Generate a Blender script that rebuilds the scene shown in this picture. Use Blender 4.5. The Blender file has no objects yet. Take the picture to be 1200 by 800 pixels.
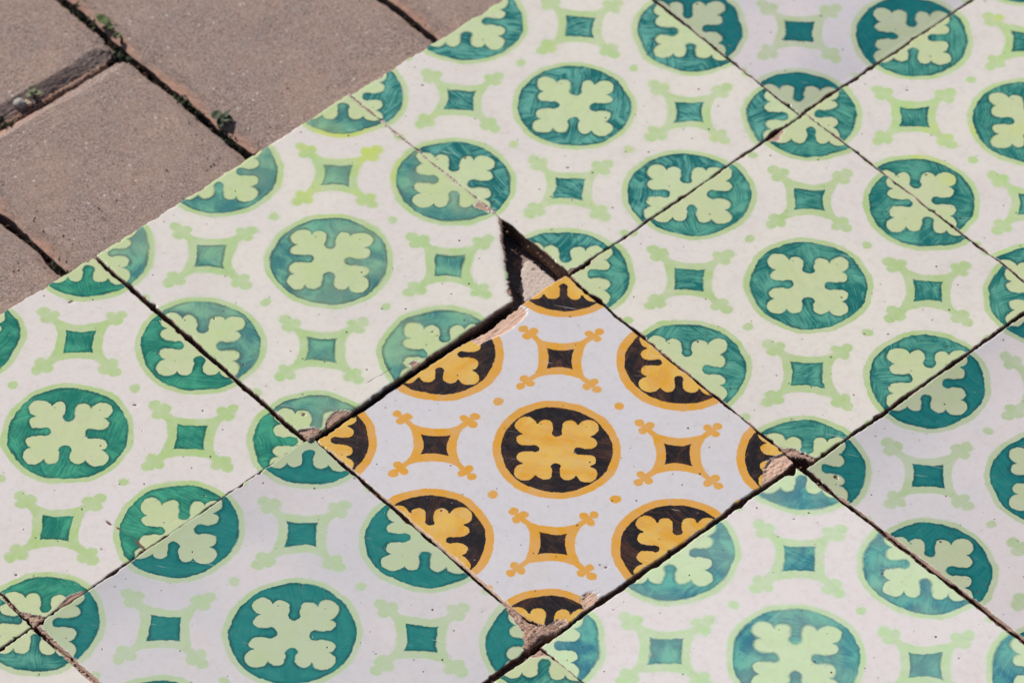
import bpy, math, random
import numpy as np
from mathutils import Vector, Matrix

sc = bpy.context.scene
C = sc.collection
R = math.radians

# ------------------------------------------------------------------ camera
cam_d = bpy.data.cameras.new('camera')
cam = bpy.data.objects.new('camera', cam_d)
C.objects.link(cam)
sc.camera = cam
cam_d.sensor_width = 36.0
cam_d.lens = 159.87
cam_d.clip_start = 0.05
cam_d.clip_end = 500.0
right = Vector((0.99989300, 0.0, 0.01463418))
fwd = Vector((0.01087359, 0.66926184, -0.74294707))
up = right.cross(fwd)
cam.matrix_world = Matrix(((right.x, up.x, -fwd.x, -0.03836),
                           (right.y, up.y, -fwd.y, -1.19500),
                           (right.z, up.z, -fwd.z, 1.39289),
                           (0, 0, 0, 1)))
cam_d.dof.use_dof = True
cam_d.dof.focus_distance = 1.815
cam_d.dof.aperture_fstop = 15.0

# ------------------------------------------------------------------ sky, sun, exposure
SUN_EL, SUN_AZ = R(40), R(-40)          # azimuth measured from +Y towards +X
world = bpy.data.worlds.new('World')
sc.world = world
world.use_nodes = True
wt = world.node_tree
wt.nodes.clear()
w_out = wt.nodes.new('ShaderNodeOutputWorld')
w_bg = wt.nodes.new('ShaderNodeBackground')
w_sky = wt.nodes.new('ShaderNodeTexSky')
w_sky.sky_type = 'NISHITA'
w_sky.sun_disc = False
w_sky.sun_elevation = SUN_EL
w_sky.sun_rotation = SUN_AZ % (2 * math.pi)
w_bg.inputs[1].default_value = 0.052
wt.links.new(w_sky.outputs[0], w_bg.inputs[0])
wt.links.new(w_bg.outputs[0], w_out.inputs[0])

sun_d = bpy.data.lights.new('sun', 'SUN')
sun_d.energy = 4.5
sun_d.angle = R(0.53)
sun_d.color = (1.0, 0.95, 0.89)
sun = bpy.data.objects.new('sun', sun_d)
C.objects.link(sun)
to_sun = Vector((math.sin(SUN_AZ) * math.cos(SUN_EL), math.cos(SUN_AZ) * math.cos(SUN_EL), math.sin(SUN_EL)))
sun.rotation_euler = to_sun.to_track_quat('Z', 'Y').to_euler()

sc.view_settings.view_transform = 'Standard'
sc.view_settings.look = 'None'
sc.view_settings.exposure = 0.0
sc.view_settings.gamma = 1.0

# ------------------------------------------------------------------ node helpers
def srgb(r, g, b):
    f = lambda c: (c / 255 / 12.92) if c / 255 <= 0.04045 else ((c / 255 + 0.055) / 1.055) ** 2.4
    return (f(r), f(g), f(b), 1.0)


class G:
    """Small helper that turns arithmetic into math nodes of one node tree."""
    def __init__(s, nt):
        s.nt = nt

    def put(s, sock, v):
        if isinstance(v, (int, float)):
            sock.default_value = v
        elif isinstance(v, tuple):
            sock.default_value = v
        else:
            s.nt.links.new(v, sock)

    def m(s, op, *a, clamp=False):
        n = s.nt.nodes.new('ShaderNodeMath')
        n.operation = op
        n.use_clamp = clamp
        for i, v in enumerate(a):
            s.put(n.inputs[i], v)
        return n.outputs[0]

    def add(s, a, b): return s.m('ADD', a, b)
    def sub(s, a, b): return s.m('SUBTRACT', a, b)
    def mul(s, a, b): return s.m('MULTIPLY', a, b)
    def mn(s, a, *r):
        for b in r:
            a = s.m('MINIMUM', a, b)
        return a
    def mx(s, a, b): return s.m('MAXIMUM', a, b)
    def ab(s, a): return s.m('ABSOLUTE', a)
    def ln(s, x, y): return s.m('SQRT', s.add(s.mul(x, x), s.mul(y, y)))

    def vec(s, x, y, z=0.0):
        n = s.nt.nodes.new('ShaderNodeCombineXYZ')
        for i, v in enumerate((x, y, z)):
            s.put(n.inputs[i], v)
        return n.outputs[0]

    def xyz(s, v):
        n = s.nt.nodes.new('ShaderNodeSeparateXYZ')
        s.put(n.inputs[0], v)
        return n.outputs

    def noise(s, v, scale, detail=2.0, rough=0.5, out='Fac', dist=0.0):
        n = s.nt.nodes.new('ShaderNodeTexNoise')
        s.put(n.inputs['Vector'], v)
        n.inputs['Scale'].default_value = scale
        n.inputs['Detail'].default_value = detail
        n.inputs['Roughness'].default_value = rough
        n.inputs['Distortion'].default_value = dist
        return n.outputs[out]

    def ramp(s, v, a, b, lo=0.0, hi=1.0, smooth=True):
        n = s.nt.nodes.new('ShaderNodeMapRange')
        n.interpolation_type = 'SMOOTHSTEP' if smooth else 'LINEAR'
        n.clamp = True
        for i, q in enumerate((v, a, b, lo, hi)):
            s.put(n.inputs[i], q)
        return n.outputs[0]

    def mix(s, f, a, b, mode='MIX'):
        n = s.nt.nodes.new('ShaderNodeMix')
        n.data_type = 'RGBA'
        n.blend_type = mode
        s.put(n.inputs[0], f)
        s.put(n.inputs[6], a)
        s.put(n.inputs[7], b)
        return n.outputs[2]

    def vadd(s, a, b):
        n = s.nt.nodes.new('ShaderNodeVectorMath')
        n.operation = 'ADD'
        s.put(n.inputs[0], a)
        s.put(n.inputs[1], b)
        return n.outputs[0]

    def vscale(s, a, k):
        n = s.nt.nodes.new('ShaderNodeVectorMath')
        n.operation = 'SCALE'
        s.put(n.inputs[0], a)
        s.put(n.inputs['Scale'], k)
        return n.outputs[0]

    def attr(s, name):
        n = s.nt.nodes.new('ShaderNodeAttribute')
        n.attribute_name = name
        return n.outputs


# ------------------------------------------------------------------ painted azulejo pattern (one node group)
def make_paint_group():
    nt = bpy.data.node_groups.new('azulejo_paint', 'ShaderNodeTree')
    I = nt.interface
    def inp(name, kind, default):
        k = I.new_socket(name, in_out='INPUT', socket_type=kind)
        k.default_value = default
    inp('scale', 'NodeSocketFloat', 1.0)
    inp('seed', 'NodeSocketFloat', 0.0)
    inp('wobble', 'NodeSocketFloat', 1.0)
    inp('dark_radius', 'NodeSocketFloat', 24.5)
    inp('ring_radius', 'NodeSocketFloat', 26.9)
    inp('finger', 'NodeSocketFloat', 2.3)
    inp('grow', 'NodeSocketFloat', 0.6)
    inp('square', 'NodeSocketFloat', 5.75)
    inp('square_k', 'NodeSocketFloat', 0.016)
    inp('two_tone', 'NodeSocketFloat', 0.35)
    inp('soft', 'NodeSocketFloat', 0.25)
    inp('pool', 'NodeSocketFloat', 0.8)
    inp('stroke', 'NodeSocketFloat', 0.5)
    inp('blotch', 'NodeSocketFloat', 0.34)
    inp('fade', 'NodeSocketFloat', 0.0)
    inp('stain', 'NodeSocketFloat', 0.0)
    inp('stain_u', 'NodeSocketFloat', 0.0)
    inp('stain_v', 'NodeSocketFloat', 0.0)
    inp('stain_r', 'NodeSocketFloat', 200.0)
    inp('thin', 'NodeSocketFloat', 0.42)
    inp('bias', 'NodeSocketFloat', 0.22)
    inp('white', 'NodeSocketColor', (.7, .66, .66, 1))
    inp('white_b', 'NodeSocketColor', (.68, .66, .68, 1))
    inp('ring', 'NodeSocketColor', (.5, .66, .34, 1))
    inp('fill', 'NodeSocketColor', (.55, .66, .36, 1))
    inp('dark', 'NodeSocketColor', (.02, .2, .17, 1))
    inp('dark_b', 'NodeSocketColor', (.08, .36, .26, 1))
    inp('stain_col', 'NodeSocketColor', (.58, .66, .10, 1))
    inp('bleed_col', 'NodeSocketColor', (.72, .68, .12, 1))
    I.new_socket('Color', in_out='OUTPUT', socket_type='NodeSocketColor')
    I.new_socket('Height', in_out='OUTPUT', socket_type='NodeSocketFloat')
    gi = nt.nodes.new('NodeGroupInput').outputs
    go = nt.nodes.new('NodeGroupOutput').inputs
    g = G(nt)
    tc = nt.nodes.new('ShaderNodeTexCoord').outputs['Object']
    P0 = g.vscale(tc, g.m('DIVIDE', 1000.0, gi['scale']))
    sx = g.xyz(P0)
    P = g.vec(sx[0], sx[1], g.mul(gi['seed'], 37.31))            # millimetres, seed in z
    # hand wobble
    w1 = g.xyz(g.noise(P, 0.075, 1.0, out='Color'))
    w2 = g.xyz(g.noise(P, 0.42, 2.0, out='Color'))
    def wob(i):
        k = g.add(g.mul(g.sub(w1[i], 0.5), 3.0), g.mul(g.sub(w2[i], 0.5), 1.15))
        return g.mul(k, gi['wobble'])
    u = g.add(sx[0], wob(0))
    v = g.add(sx[1], wob(1))
    h = 70.0
    wrap = lambda x: g.sub(x, g.mul(g.m('ROUND', g.m('DIVIDE', x, h)), h))
    q = math.sqrt(0.5)
    def fold(cu, cv):
        X = g.ab(g.mul(g.add(cu, cv), q))
        Y = g.ab(g.mul(g.sub(cv, cu), q))
        return g.mx(X, Y), g.mn(X, Y)
    cu, cv = wrap(u), wrap(v)
    a, b = fold(cu, cv)
    rad = g.ln(a, b)
    disc = lambda a, b, x, y, r: g.sub(g.ln(g.sub(a, x), g.sub(b, y)), r)
    clover = g.mn(g.sub(rad, 12.6), disc(a, b, 13.1, g.add(gi['finger'], 3.0), 3.0), disc(a, b, 12.6, 12.6, 4.3), disc(a, b, 9.8, 9.8, 4.3))
    # finger, its tip a little bulbous
    fing = g.mn(g.sub(g.ln(g.mx(g.sub(9.0, a), 0.0), b), g.mul(gi['finger'], 0.93)),
                disc(a, b, 8.9, 0.0, g.mul(gi['finger'], 1.08)))
    K = g.mx(clover, g.mul(fing, -1.0))
    darkc = g.mx(g.sub(rad, gi['dark_radius']), g.mul(K, -1.0))
    ringc = g.sub(rad, gi['ring_radius'])
    # four-armed cross in the middle of four circles
    du, dv = wrap(g.sub(u, 35.0)), wrap(g.sub(v, 35.0))
    a2, b2 = fold(du, dv)
    b2c = g.mn(b2, 13.0)
    body = g.sub(a2, g.sub(30.2, g.m('SQRT', g.sub(458.0, g.mul(b2c, b2c)))))
    arm = g.mx(g.sub(g.mul(g.sub(a2, b2), q), 1.3), g.sub(g.mul(g.add(a2, b2), q), 19.0))
    tref = g.mn(disc(a2, b2, 14.7, 11.7, 1.85), disc(a2, b2, 15.9, 15.9, 2.0), disc(a2, b2, 13.6, 13.6, 1.7))
    cross = g.sub(g.mn(body, arm, tref), gi['grow'])
    sq = g.sub(a2, g.add(gi['square'], g.mul(g.mul(b2, b2), gi['square_k'])))
    # dots
    au, av = g.ab(cu), g.ab(cv)
    a3, b3 = g.mx(au, av), g.mn(au, av)
    dot = g.sub(g.ln(g.sub(35.0, a3), b3), 2.1)
    light = g.mn(ringc, cross, dot)
    dark = g.mn(darkc, sq)
    # frayed, locally blurred outline
    fray = g.sub(g.noise(P, 1.6, 3.0, 0.6), 0.5)
    lnoise = g.noise(P, 0.05, 1.0)
    soft = g.mul(gi['soft'], g.ramp(lnoise, 0.3, 0.75, 0.5, 1.9))
    dark = g.add(dark, g.mul(fray, 0.45))
    light = g.add(light, g.mul(fray, 0.5))
    soft_l = g.add(g.mul(soft, 0.9), 0.1)
    mdark = g.ramp(dark, g.mul(soft, -1.0), soft, 1.0, 0.0)
    mlight = g.ramp(light, g.mul(soft_l, -1.3), g.mul(soft_l, 1.3), 1.0, 0.0)
    # brush direction changes from motif to motif
    cell = g.vec(g.m('ROUND', g.m('DIVIDE', u, 35.0)), g.m('ROUND', g.m('DIVIDE', v, 35.0)), gi['seed'])
    wn = nt.nodes.new('ShaderNodeTexWhiteNoise')
    nt.links.new(cell, wn.inputs['Vector'])
    ang = g.mul(wn.outputs['Value'], 3.14159)
    bend = g.mul(g.sub(w1[2], 0.5), 0.25)
    ang = g.add(ang, bend)
    co, si = g.m('COSINE', ang), g.m('SINE', ang)
    s = g.add(g.mul(cu, co), g.mul(cv, si))
    t = g.sub(g.mul(cv, co), g.mul(cu, si))
    hair = g.noise(g.vec(g.mul(s, 0.045), g.mul(t, 1.7), gi['seed']), 1.0, 3.0, 0.66)
    band = g.noise(g.vec(g.mul(s, 0.03), g.mul(t, 0.22), g.add(gi['seed'], 9.0)), 1.0, 2.0, 0.5)
    blot = g.noise(P, 0.085, 3.0, 0.55, dist=0.6)
    fine = g.noise(P, 2.6, 2.0, 0.6)
    k = g.mul(g.sub(g.add(g.mul(hair, 0.66), g.mul(band, 0.34)), 0.47), g.mul(gi['stroke'], 11.0))
    k = g.add(k, g.mul(g.sub(blot, 0.48), g.mul(gi['blotch'], 8.0)))
    k = g.add(k, g.mul(g.sub(fine, 0.5), 0.5))
    k = g.add(k, gi['bias'])
    k = g.m('ADD', k, 0.0, clamp=True)
    dcol = g.mix(k, gi['dark'], gi['dark_b'])
    pn = g.ramp(g.noise(P, 0.12, 2.0), 0.30, 0.60)
    edge = g.mul(g.ramp(dark, g.add(-1.0, g.mul(pn, -1.0)), -0.15, 0.0, 1.0), g.mul(gi['pool'], g.add(0.35, g.mul(pn, 0.65))))
    dcol = g.mix(edge, dcol, g.mix(0.62, gi['dark'], (0.0, 0.02, 0.03, 1), 'MIX'))
    # white ground
    wv = g.noise(P, 0.022, 2.0, 0.5)
    white = g.mix(g.ramp(wv, 0.36, 0.64), gi['white'], gi['white_b'])
    white = g.mix(g.mul(g.ramp(fine, 0.3, 0.7), 0.10), white, (0.52, 0.47, 0.46, 1))
    smear = g.mul(g.ramp(g.noise(P, 0.05, 4.0, 0.62, dist=0.8), 0.52, 0.74), 0.22)
    white = g.mix(smear, white, (0.56, 0.50, 0.44, 1))
    # dirt film
    film = g.noise(P, 0.33, 4.0, 0.65)
    # light glaze colours
    lv = g.noise(P, 0.13, 2.0, 0.5)
    lk = g.m('ADD', g.mul(g.sub(g.add(g.mul(hair, 0.45), g.mul(lv, 0.55)), 0.5), 3.2), 0.45, clamp=True)
    ring = g.mix(g.mul(lk, gi['thin']), gi['ring'], white)
    tone = g.m('ADD', g.mul(g.sub(g.add(g.mul(hair, 0.18), g.add(g.mul(band, 0.42), g.mul(lv, 0.40))), 0.5), 5.5), 0.42, clamp=True)
    fill = g.mix(g.mul(lk, g.mul(gi['thin'], 0.85)), gi['fill'], white)
    fill = g.mix(g.mul(tone, gi['two_tone']), fill, gi['ring'])
    stain = g.mul(gi['stain'], g.mul(g.ramp(g.noise(P, 0.045, 2.0, 0.5), g.ramp(gi['stain_r'], 60.0, 100.0, 0.30, 0.54), g.ramp(gi['stain_r'], 60.0, 100.0, 0.62, 0.78)),
                                   g.ramp(g.ln(g.sub(sx[0], gi['stain_u']), g.sub(sx[1], gi['stain_v'])), g.mul(gi['stain_r'], 0.45), gi['stain_r'], 1.0, 0.0)))
    ring = g.mix(stain, ring, gi['stain_col'])
    fill = g.mix(g.mul(stain, 0.8), fill, gi['stain_col'])
    inside = g.ramp(g.sub(rad, gi['dark_radius']), -1.0, 0.6, 1.0, 0.0)
    lcol = g.mix(inside, ring, fill)
    bleed = g.mul(g.ramp(light, 0.0, 3.2, 0.30, 0.0), gi['soft'])
    ground = g.mix(g.m('MINIMUM', bleed, 0.35), white, gi['bleed_col'])
    col = g.mix(mlight, ground, lcol)
    fadem = g.mul(gi['fade'], g.ramp(g.noise(P, 0.04, 2.0), 0.38, 0.62, 0.25, 1.0))
    dcol = g.mix(fadem, dcol, lcol)
    col = g.mix(mdark, col, dcol)
    col = g.mix(g.mul(g.ramp(film, 0.42, 0.8, 0.0, 0.24), g.sub(1.0, g.mul(mdark, 0.8))), col, (0.46, 0.40, 0.36, 1))
    # scratches: fine pale hairs over the paint
    scn = g.noise(g.vec(g.mul(g.add(sx[0], sx[1]), 0.035), g.mul(g.sub(sx[1], g.mul(sx[0], 0.7)), 0.8), gi['seed']), 1.0, 2.0, 0.5)
    scm = g.ramp(scn, 0.735, 0.76, 0.0, 0.42)
    col = g.mix(scm, col, (0.72, 0.70, 0.68, 1))
    # pin holes
    def pins(size, keep, lo, hi):
        vo = nt.nodes.new('ShaderNodeTexVoronoi')
        vo.feature = 'F1'
        g.put(vo.inputs['Vector'], g.vec(g.add(sx[0], g.mul(fray, 0.7)), sx[1], g.mul(gi['seed'], 37.0)))
        vo.voronoi_dimensions = '2D'
        vo.inputs['Scale'].default_value = 1.0 / size
        r = g.xyz(vo.outputs['Color'])
        d = g.mul(vo.outputs['Distance'], size)
        on = g.m('GREATER_THAN', r[0], keep)
        rr = g.ramp(r[1], 0.0, 1.0, lo, hi, smooth=False)
        return g.mul(on, g.ramp(g.sub(d, rr), -0.12, 0.12, 1.0, 0.0)), r[2]
    p1, c1 = pins(7.0, 0.78, 0.14, 0.55)
    p2, c2 = pins(3.2, 0.86, 0.06, 0.2)
    pit = g.mx(g.mul(p1, g.ramp(c1, 0, 1, 0.35, 0.95)), g.mul(p2, g.ramp(c2, 0, 1, 0.15, 0.6)))
    col = g.mix(pit, col, (0.085, 0.05, 0.042, 1))
    nt.links.new(col, go['Color'])
    height = g.sub(g.add(g.mul(mdark, 0.10), g.mul(g.noise(P, 0.9, 3.0, 0.5), 0.35)), g.mul(pit, 0.8))
    nt.links.new(height, go['Height'])
    return nt


PAINT = make_paint_group()


def glaze_material(name, **kw):
    clay = kw.pop('clay', (0.60, 0.42, 0.33, 1))
    clay_dark = kw.pop('clay_dark', (0.33, 0.20, 0.145, 1))
    rough = kw.pop('rough', 0.23)
    m = bpy.data.materials.new(name)
    m.use_nodes = True
    nt = m.node_tree
    nt.nodes.clear()
    g = G(nt)
    out = nt.nodes.new('ShaderNodeOutputMaterial')
    bs = nt.nodes.new('ShaderNodeBsdfPrincipled')
    gr = nt.nodes.new('ShaderNodeGroup')
    gr.node_tree = PAINT
    for k, v in kw.items():
        gr.inputs[k].default_value = v
    tc = nt.nodes.new('ShaderNodeTexCoord').outputs['Object']
    P = g.vscale(tc, 1000.0)
    chip = g.attr('chip')[2]
    cn = g.add(g.mul(g.sub(g.noise(P, 1.1, 3.0, 0.6), 0.5), 0.9), chip)
    mask = g.ramp(cn, -0.06, 0.06)
    grain = g.noise(P, 3.2, 4.0, 0.7)
    blot = g.noise(P, 0.45, 3.0, 0.6)
    ccol = g.mix(g.ramp(grain, 0.32, 0.68), clay_dark, clay)
    ccol = g.mix(g.ramp(blot, 0.5, 0.72, 0.0, 0.75), ccol, clay_dark)
    ccol = g.mix(g.ramp(grain, 0.62, 0.70, 0.0, 0.5), ccol, (0.66, 0.52, 0.44, 1))
    # the snapped lip of the glaze: bare white glaze section
    lip = g.mul(g.ramp(cn, -0.75, -0.1, 0.0, 0.8), g.ramp(blot, 0.35, 0.6))
    col = g.mix(lip, gr.outputs['Color'], (0.70, 0.66, 0.62, 1))
    groove = g.attr('groove')[2]
    col = g.mix(g.ramp(g.add(groove, g.mul(g.sub(grain, 0.5), 0.5)), 0.35, 0.75), col, (0.17, 0.10, 0.075, 1))
    col = g.mix(mask, col, ccol)
    nt.links.new(col, bs.inputs['Base Color'])
    nt.links.new(g.mix(mask, (rough,) * 3 + (1,), (0.95,) * 3 + (1,)), bs.inputs['Roughness'])
    bs.inputs['Specular IOR Level'].default_value = 0.38
    hgt = g.mix(mask, gr.outputs['Height'], g.mul(grain, 4.0))
    bp = nt.nodes.new('ShaderNodeBump')
    bp.inputs['Strength'].default_value = 0.35
    bp.inputs['Distance'].default_value = 0.00022
    nt.links.new(hgt, bp.inputs['Height'])
    nt.links.new(bp.outputs[0], bs.inputs['Normal'])
    nt.links.new(bs.outputs[0], out.inputs[0])
    return m


def granular(name, cols, scale=900.0, rough=0.95, bump=0.0006, spots=None):
    """Grainy mineral material: dark, mid, pale grains plus broad tint."""
    m = bpy.data.materials.new(name)
    m.use_nodes = True
    nt = m.node_tree
    nt.nodes.clear()
    g = G(nt)
    out = nt.nodes.new('ShaderNodeOutputMaterial')
    bs = nt.nodes.new('ShaderNodeBsdfPrincipled')
    geo = nt.nodes.new('ShaderNodeNewGeometry')
    P = geo.outputs['Position']
    n1 = g.noise(P, scale, 3.0, 0.65)
    n2 = g.noise(P, scale * 0.14, 3.0, 0.6)
    n3 = g.noise(P, scale * 0.03, 3.0, 0.55)
    c = g.mix(g.ramp(n1, 0.34, 0.66), cols[0], cols[1])
    c = g.mix(g.ramp(n2, 0.42, 0.7, 0.0, 0.5), c, cols[2])
    c = g.mix(g.ramp(n3, 0.40, 0.66, 0.0, 0.45), c, cols[3])
    # single sand grains, each its own tone
    gv = nt.nodes.new('ShaderNodeTexVoronoi')
    g.put(gv.inputs['Vector'], P)
    gv.inputs['Scale'].default_value = scale * 1.25
    gr = g.xyz(gv.outputs['Color'])
    c = g.mix(g.ramp(gr[0], 0.55, 1.0, 0.0, 0.42, smooth=False), c, cols[0])
    c = g.mix(g.ramp(gr[1], 0.6, 1.0, 0.0, 0.40, smooth=False), c, tuple(min(1.0, q * 1.35) for q in cols[1][:3]) + (1,))
    if spots:
        vo = nt.nodes.new('ShaderNodeTexVoronoi')
        g.put(vo.inputs['Vector'], P)
        vo.inputs['Scale'].default_value = spots[0]
        r = g.xyz(vo.outputs['Color'])
        on = g.mul(g.m('GREATER_THAN', r[0], spots[1]), g.ramp(vo.outputs['Distance'], 0.22, 0.34, 1.0, 0.0))
        c = g.mix(g.mul(on, 0.85), c, spots[2])
        on2 = g.mul(g.m('LESS_THAN', r[0], spots[3]), g.ramp(vo.outputs['Distance'], 0.25, 0.42, 1.0, 0.0))
        c = g.mix(g.mul(on2, 0.7), c, spots[4])
    if name.startswith('paver'):             # red sand rubbed into the chamfers
        c = g.mix(g.mul(g.ramp(g.add(g.attr('wear')[2], g.mul(g.sub(n2, 0.5), 0.5)), 0.25, 0.9), 0.7), c, (0.52, 0.30, 0.22, 1))
    nt.links.new(c, bs.inputs['Base Color'])
    bs.inputs['Roughness'].default_value = rough
    bs.inputs['Specular IOR Level'].default_value = 0.2
    bp = nt.nodes.new('ShaderNodeBump')
    bp.inputs['Strength'].default_value = 0.8
    bp.inputs['Distance'].default_value = bump
    nt.links.new(g.add(n1, g.mul(n2, 1.2)), bp.inputs['Height'])
    nt.links.new(bp.outputs[0], bs.inputs['Normal'])
    nt.links.new(bs.outputs[0], out.inputs[0])
    return m


# ------------------------------------------------------------------ materials
GREEN = dict(ring=(0.40, 0.56, 0.225, 1), fill=(0.54, 0.615, 0.325, 1), dark=(0.009, 0.15, 0.138, 1), dark_b=(0.11, 0.37, 0.28, 1))
def green(name, seed, **kw):
    d = dict(GREEN)
    d.update(white=(0.745, 0.70, 0.635, 1), white_b=(0.72, 0.665, 0.635, 1), seed=seed, bleed_col=(0.50, 0.64, 0.46, 1))
    d.update(kw)
    return glaze_material(name, **d)

M = {}
M['M2'] = glaze_material('glaze_yellow_black', scale=0.995, seed=2.3, dark_radius=22.7, ring_radius=26.2, finger=1.75, grow=0.0, square=4.7, square_k=0.03, two_tone=0.85,
                         soft=0.13, pool=0.0, stroke=0.34, blotch=0.22, wobble=0.75, rough=0.3, thin=0.16, bias=-0.12,
                         white=(0.62, 0.605, 0.64, 1), white_b=(0.64, 0.615, 0.635, 1), ring=(0.69, 0.325, 0.016, 1), fill=(0.73, 0.45, 0.085, 1),
                         dark=(0.010, 0.007, 0.009, 1), dark_b=(0.10, 0.038, 0.018, 1), bleed_col=(0.7, 0.6, 0.5, 1),
                         clay=(0.80, 0.56, 0.44, 1), clay_dark=(0.58, 0.37, 0.27, 1))
M['M3'] = green('glaze_green_warm', 5.1, scale=1.0036, stroke=0.42)
M['T3'] = green('glaze_green_pale', 7.7, scale=1.0, stroke=0.5, soft=0.4, ring=(0.44, 0.60, 0.27, 1), fill=(0.54, 0.65, 0.35, 1), stain=0.25, dark=(0.008, 0.14, 0.14, 1), dark_b=(0.13, 0.40, 0.33, 1))
M['T2'] = green('glaze_green_faded', 11.2, scale=1.0076, stroke=0.2, blotch=0.5, fade=0.28, soft=0.42, pool=1.0, stain=0.7, stain_u=-40.0, stain_v=38.0, stain_r=36.0, ring=(0.40, 0.58, 0.24, 1), fill=(0.52, 0.625, 0.31, 1), dark=(0.012, 0.17, 0.19, 1), dark_b=(0.13, 0.40, 0.28, 1))
M['T1'] = green('glaze_green_bright', 13.9, scale=1.0046, stroke=0.36, ring=(0.40, 0.57, 0.215, 1), dark=(0.008, 0.17, 0.125, 1), dark_b=(0.06, 0.36, 0.22, 1), white=(0.72, 0.665, 0.66, 1))
M['M1'] = green('glaze_green_bluish', 17.4, scale=1.0109, stroke=0.16, blotch=0.12, white=(0.585, 0.57, 0.60, 1), white_b=(0.655, 0.61, 0.62, 1), ring=(0.42, 0.56, 0.31, 1), fill=(0.46, 0.56, 0.32, 1), dark=(0.010, 0.17, 0.165, 1), dark_b=(0.035, 0.27, 0.235, 1))
M['B2'] = green('glaze_green_blue_bleed', 19.6, scale=1.02, stroke=0.22, blotch=0.5, fade=0.22, soft=0.5, pool=0.55, white=(0.76, 0.69, 0.69, 1), white_b=(0.76, 0.70, 0.70, 1), ring=(0.48, 0.68, 0.36, 1), fill=(0.57, 0.73, 0.43, 1), dark=(0.012, 0.17, 0.25, 1), dark_b=(0.10, 0.42, 0.36, 1), bleed_col=(0.56, 0.74, 0.58, 1))
M['B3'] = green('glaze_green_grey', 23.8, scale=1.0, stroke=0.2, blotch=0.1, white=(0.66, 0.60, 0.61, 1), white_b=(0.61, 0.585, 0.61, 1), ring=(0.39, 0.50, 0.28, 1), fill=(0.44, 0.50, 0.29, 1), dark=(0.005, 0.135, 0.145, 1), dark_b=(0.025, 0.23, 0.20, 1))
M['T4'] = green('glaze_green_violet', 29.5, scale=1.0, stroke=0.14, blotch=0.1, soft=0.4, white=(0.66, 0.60, 0.62, 1), white_b=(0.60, 0.57, 0.61, 1), ring=(0.42, 0.52, 0.30, 1), fill=(0.42, 0.49, 0.30, 1), dark=(0.004, 0.125, 0.14, 1), dark_b=(0.012, 0.20, 0.19, 1))
M['M4'] = green('glaze_green_fresh', 31.3, scale=1.0, stroke=0.36, stain=0.6, ring=(0.43, 0.62, 0.24, 1), soft=0.3)
M['B1'] = green('glaze_green_corner', 37.0, stroke=0.4)
M['T0'] = green('glaze_green_left', 41.0, stroke=0.4)
M['M0'] = green('glaze_green_far_left', 43.0, stroke=0.4, ring=(0.43, 0.57, 0.30, 1))
CLAY_SIDE = granular('fired_clay_side', [(0.09, 0.055, 0.042, 1), (0.28, 0.18, 0.135, 1), (0.40, 0.26, 0.19, 1), (0.13, 0.085, 0.065, 1)], scale=900, bump=0.0004)
BED = granular('joint_dirt', [(0.07, 0.045, 0.035, 1), (0.22, 0.14, 0.11, 1), (0.34, 0.21, 0.16, 1), (0.10, 0.065, 0.05, 1)], scale=800, bump=0.0008)
MORTAR = granular('pink_mortar', [(0.26, 0.15, 0.11, 1), (0.52, 0.35, 0.27, 1), (0.60, 0.44, 0.36, 1), (0.36, 0.22, 0.17, 1)], scale=1100, bump=0.0006, spots=(700, 0.7, (0.08, 0.05, 0.04, 1), 0.1, (0.7, 0.6, 0.5, 1)))
PAVER = granular('paver_concrete', [(0.15, 0.11, 0.096, 1), (0.43, 0.325, 0.28, 1), (0.30, 0.25, 0.24, 1), (0.40, 0.27, 0.215, 1)], scale=1300, bump=0.0003,
                 spots=(620, 0.88, (0.12, 0.085, 0.07, 1), 0.02, (0.70, 0.64, 0.60, 1)))
SOIL = granular('joint_soil', [(0.012, 0.008, 0.006, 1), (0.05, 0.03, 0.02, 1), (0.12, 0.05, 0.028, 1), (0.02, 0.014, 0.01, 1)], scale=700, bump=0.0015)
GROUND = granular('ground_soil', [(0.05, 0.035, 0.027, 1), (0.14, 0.10, 0.08, 1), (0.18, 0.12, 0.09, 1), (0.10, 0.07, 0.055, 1)], scale=300, bump=0.002)


# ------------------------------------------------------------------ value noise on the CPU
def vnoise(x, y, seed):
    """Smooth value noise, vectorised; unit lattice."""
    x = np.asarray(x, float); y = np.asarray(y, float)
    xi, yi = np.floor(x).astype(np.int64), np.floor(y).astype(np.int64)
    fx, fy = x - xi, y - yi
    fx, fy = fx * fx * (3 - 2 * fx), fy * fy * (3 - 2 * fy)
    def hsh(i, j):
        k = (i * 374761393 + j * 668265263 + int(seed * 1013) * 982451653) & 0xffffffff
        k = ((k ^ (k >> 13)) * 1274126177) & 0xffffffff
        k = k ^ (k >> 16)
        return (k & 0xffff) / 65535.0
    a, b, c, d = hsh(xi, yi), hsh(xi + 1, yi), hsh(xi, yi + 1), hsh(xi + 1, yi + 1)
    return (a * (1 - fx) + b * fx) * (1 - fy) + (c * (1 - fx) + d * fx) * fy


def poly_sd(px, py, poly):
    """Signed distance to a polygon, positive inside."""
    p = np.array(poly, float)
    best = np.full(px.shape, 1e9)
    inside = np.zeros(px.shape, bool)
    for i in range(len(p)):
        a, b = p[i], p[(i + 1) % len(p)]
        e = b - a
        t = np.clip(((px - a[0]) * e[0] + (py - a[1]) * e[1]) / max(e @ e, 1e-9), 0, 1)
        d = np.hypot(px - a[0] - t * e[0], py - a[1] - t * e[1])
        best = np.minimum(best, d)
        cond = (a[1] > py) != (b[1] > py)
        xs = a[0] + (py - a[1]) / (e[1] if abs(e[1]) > 1e-9 else 1e-9) * e[0]
        inside ^= cond & (px < xs)
    return np.where(inside, best, -best)


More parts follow.
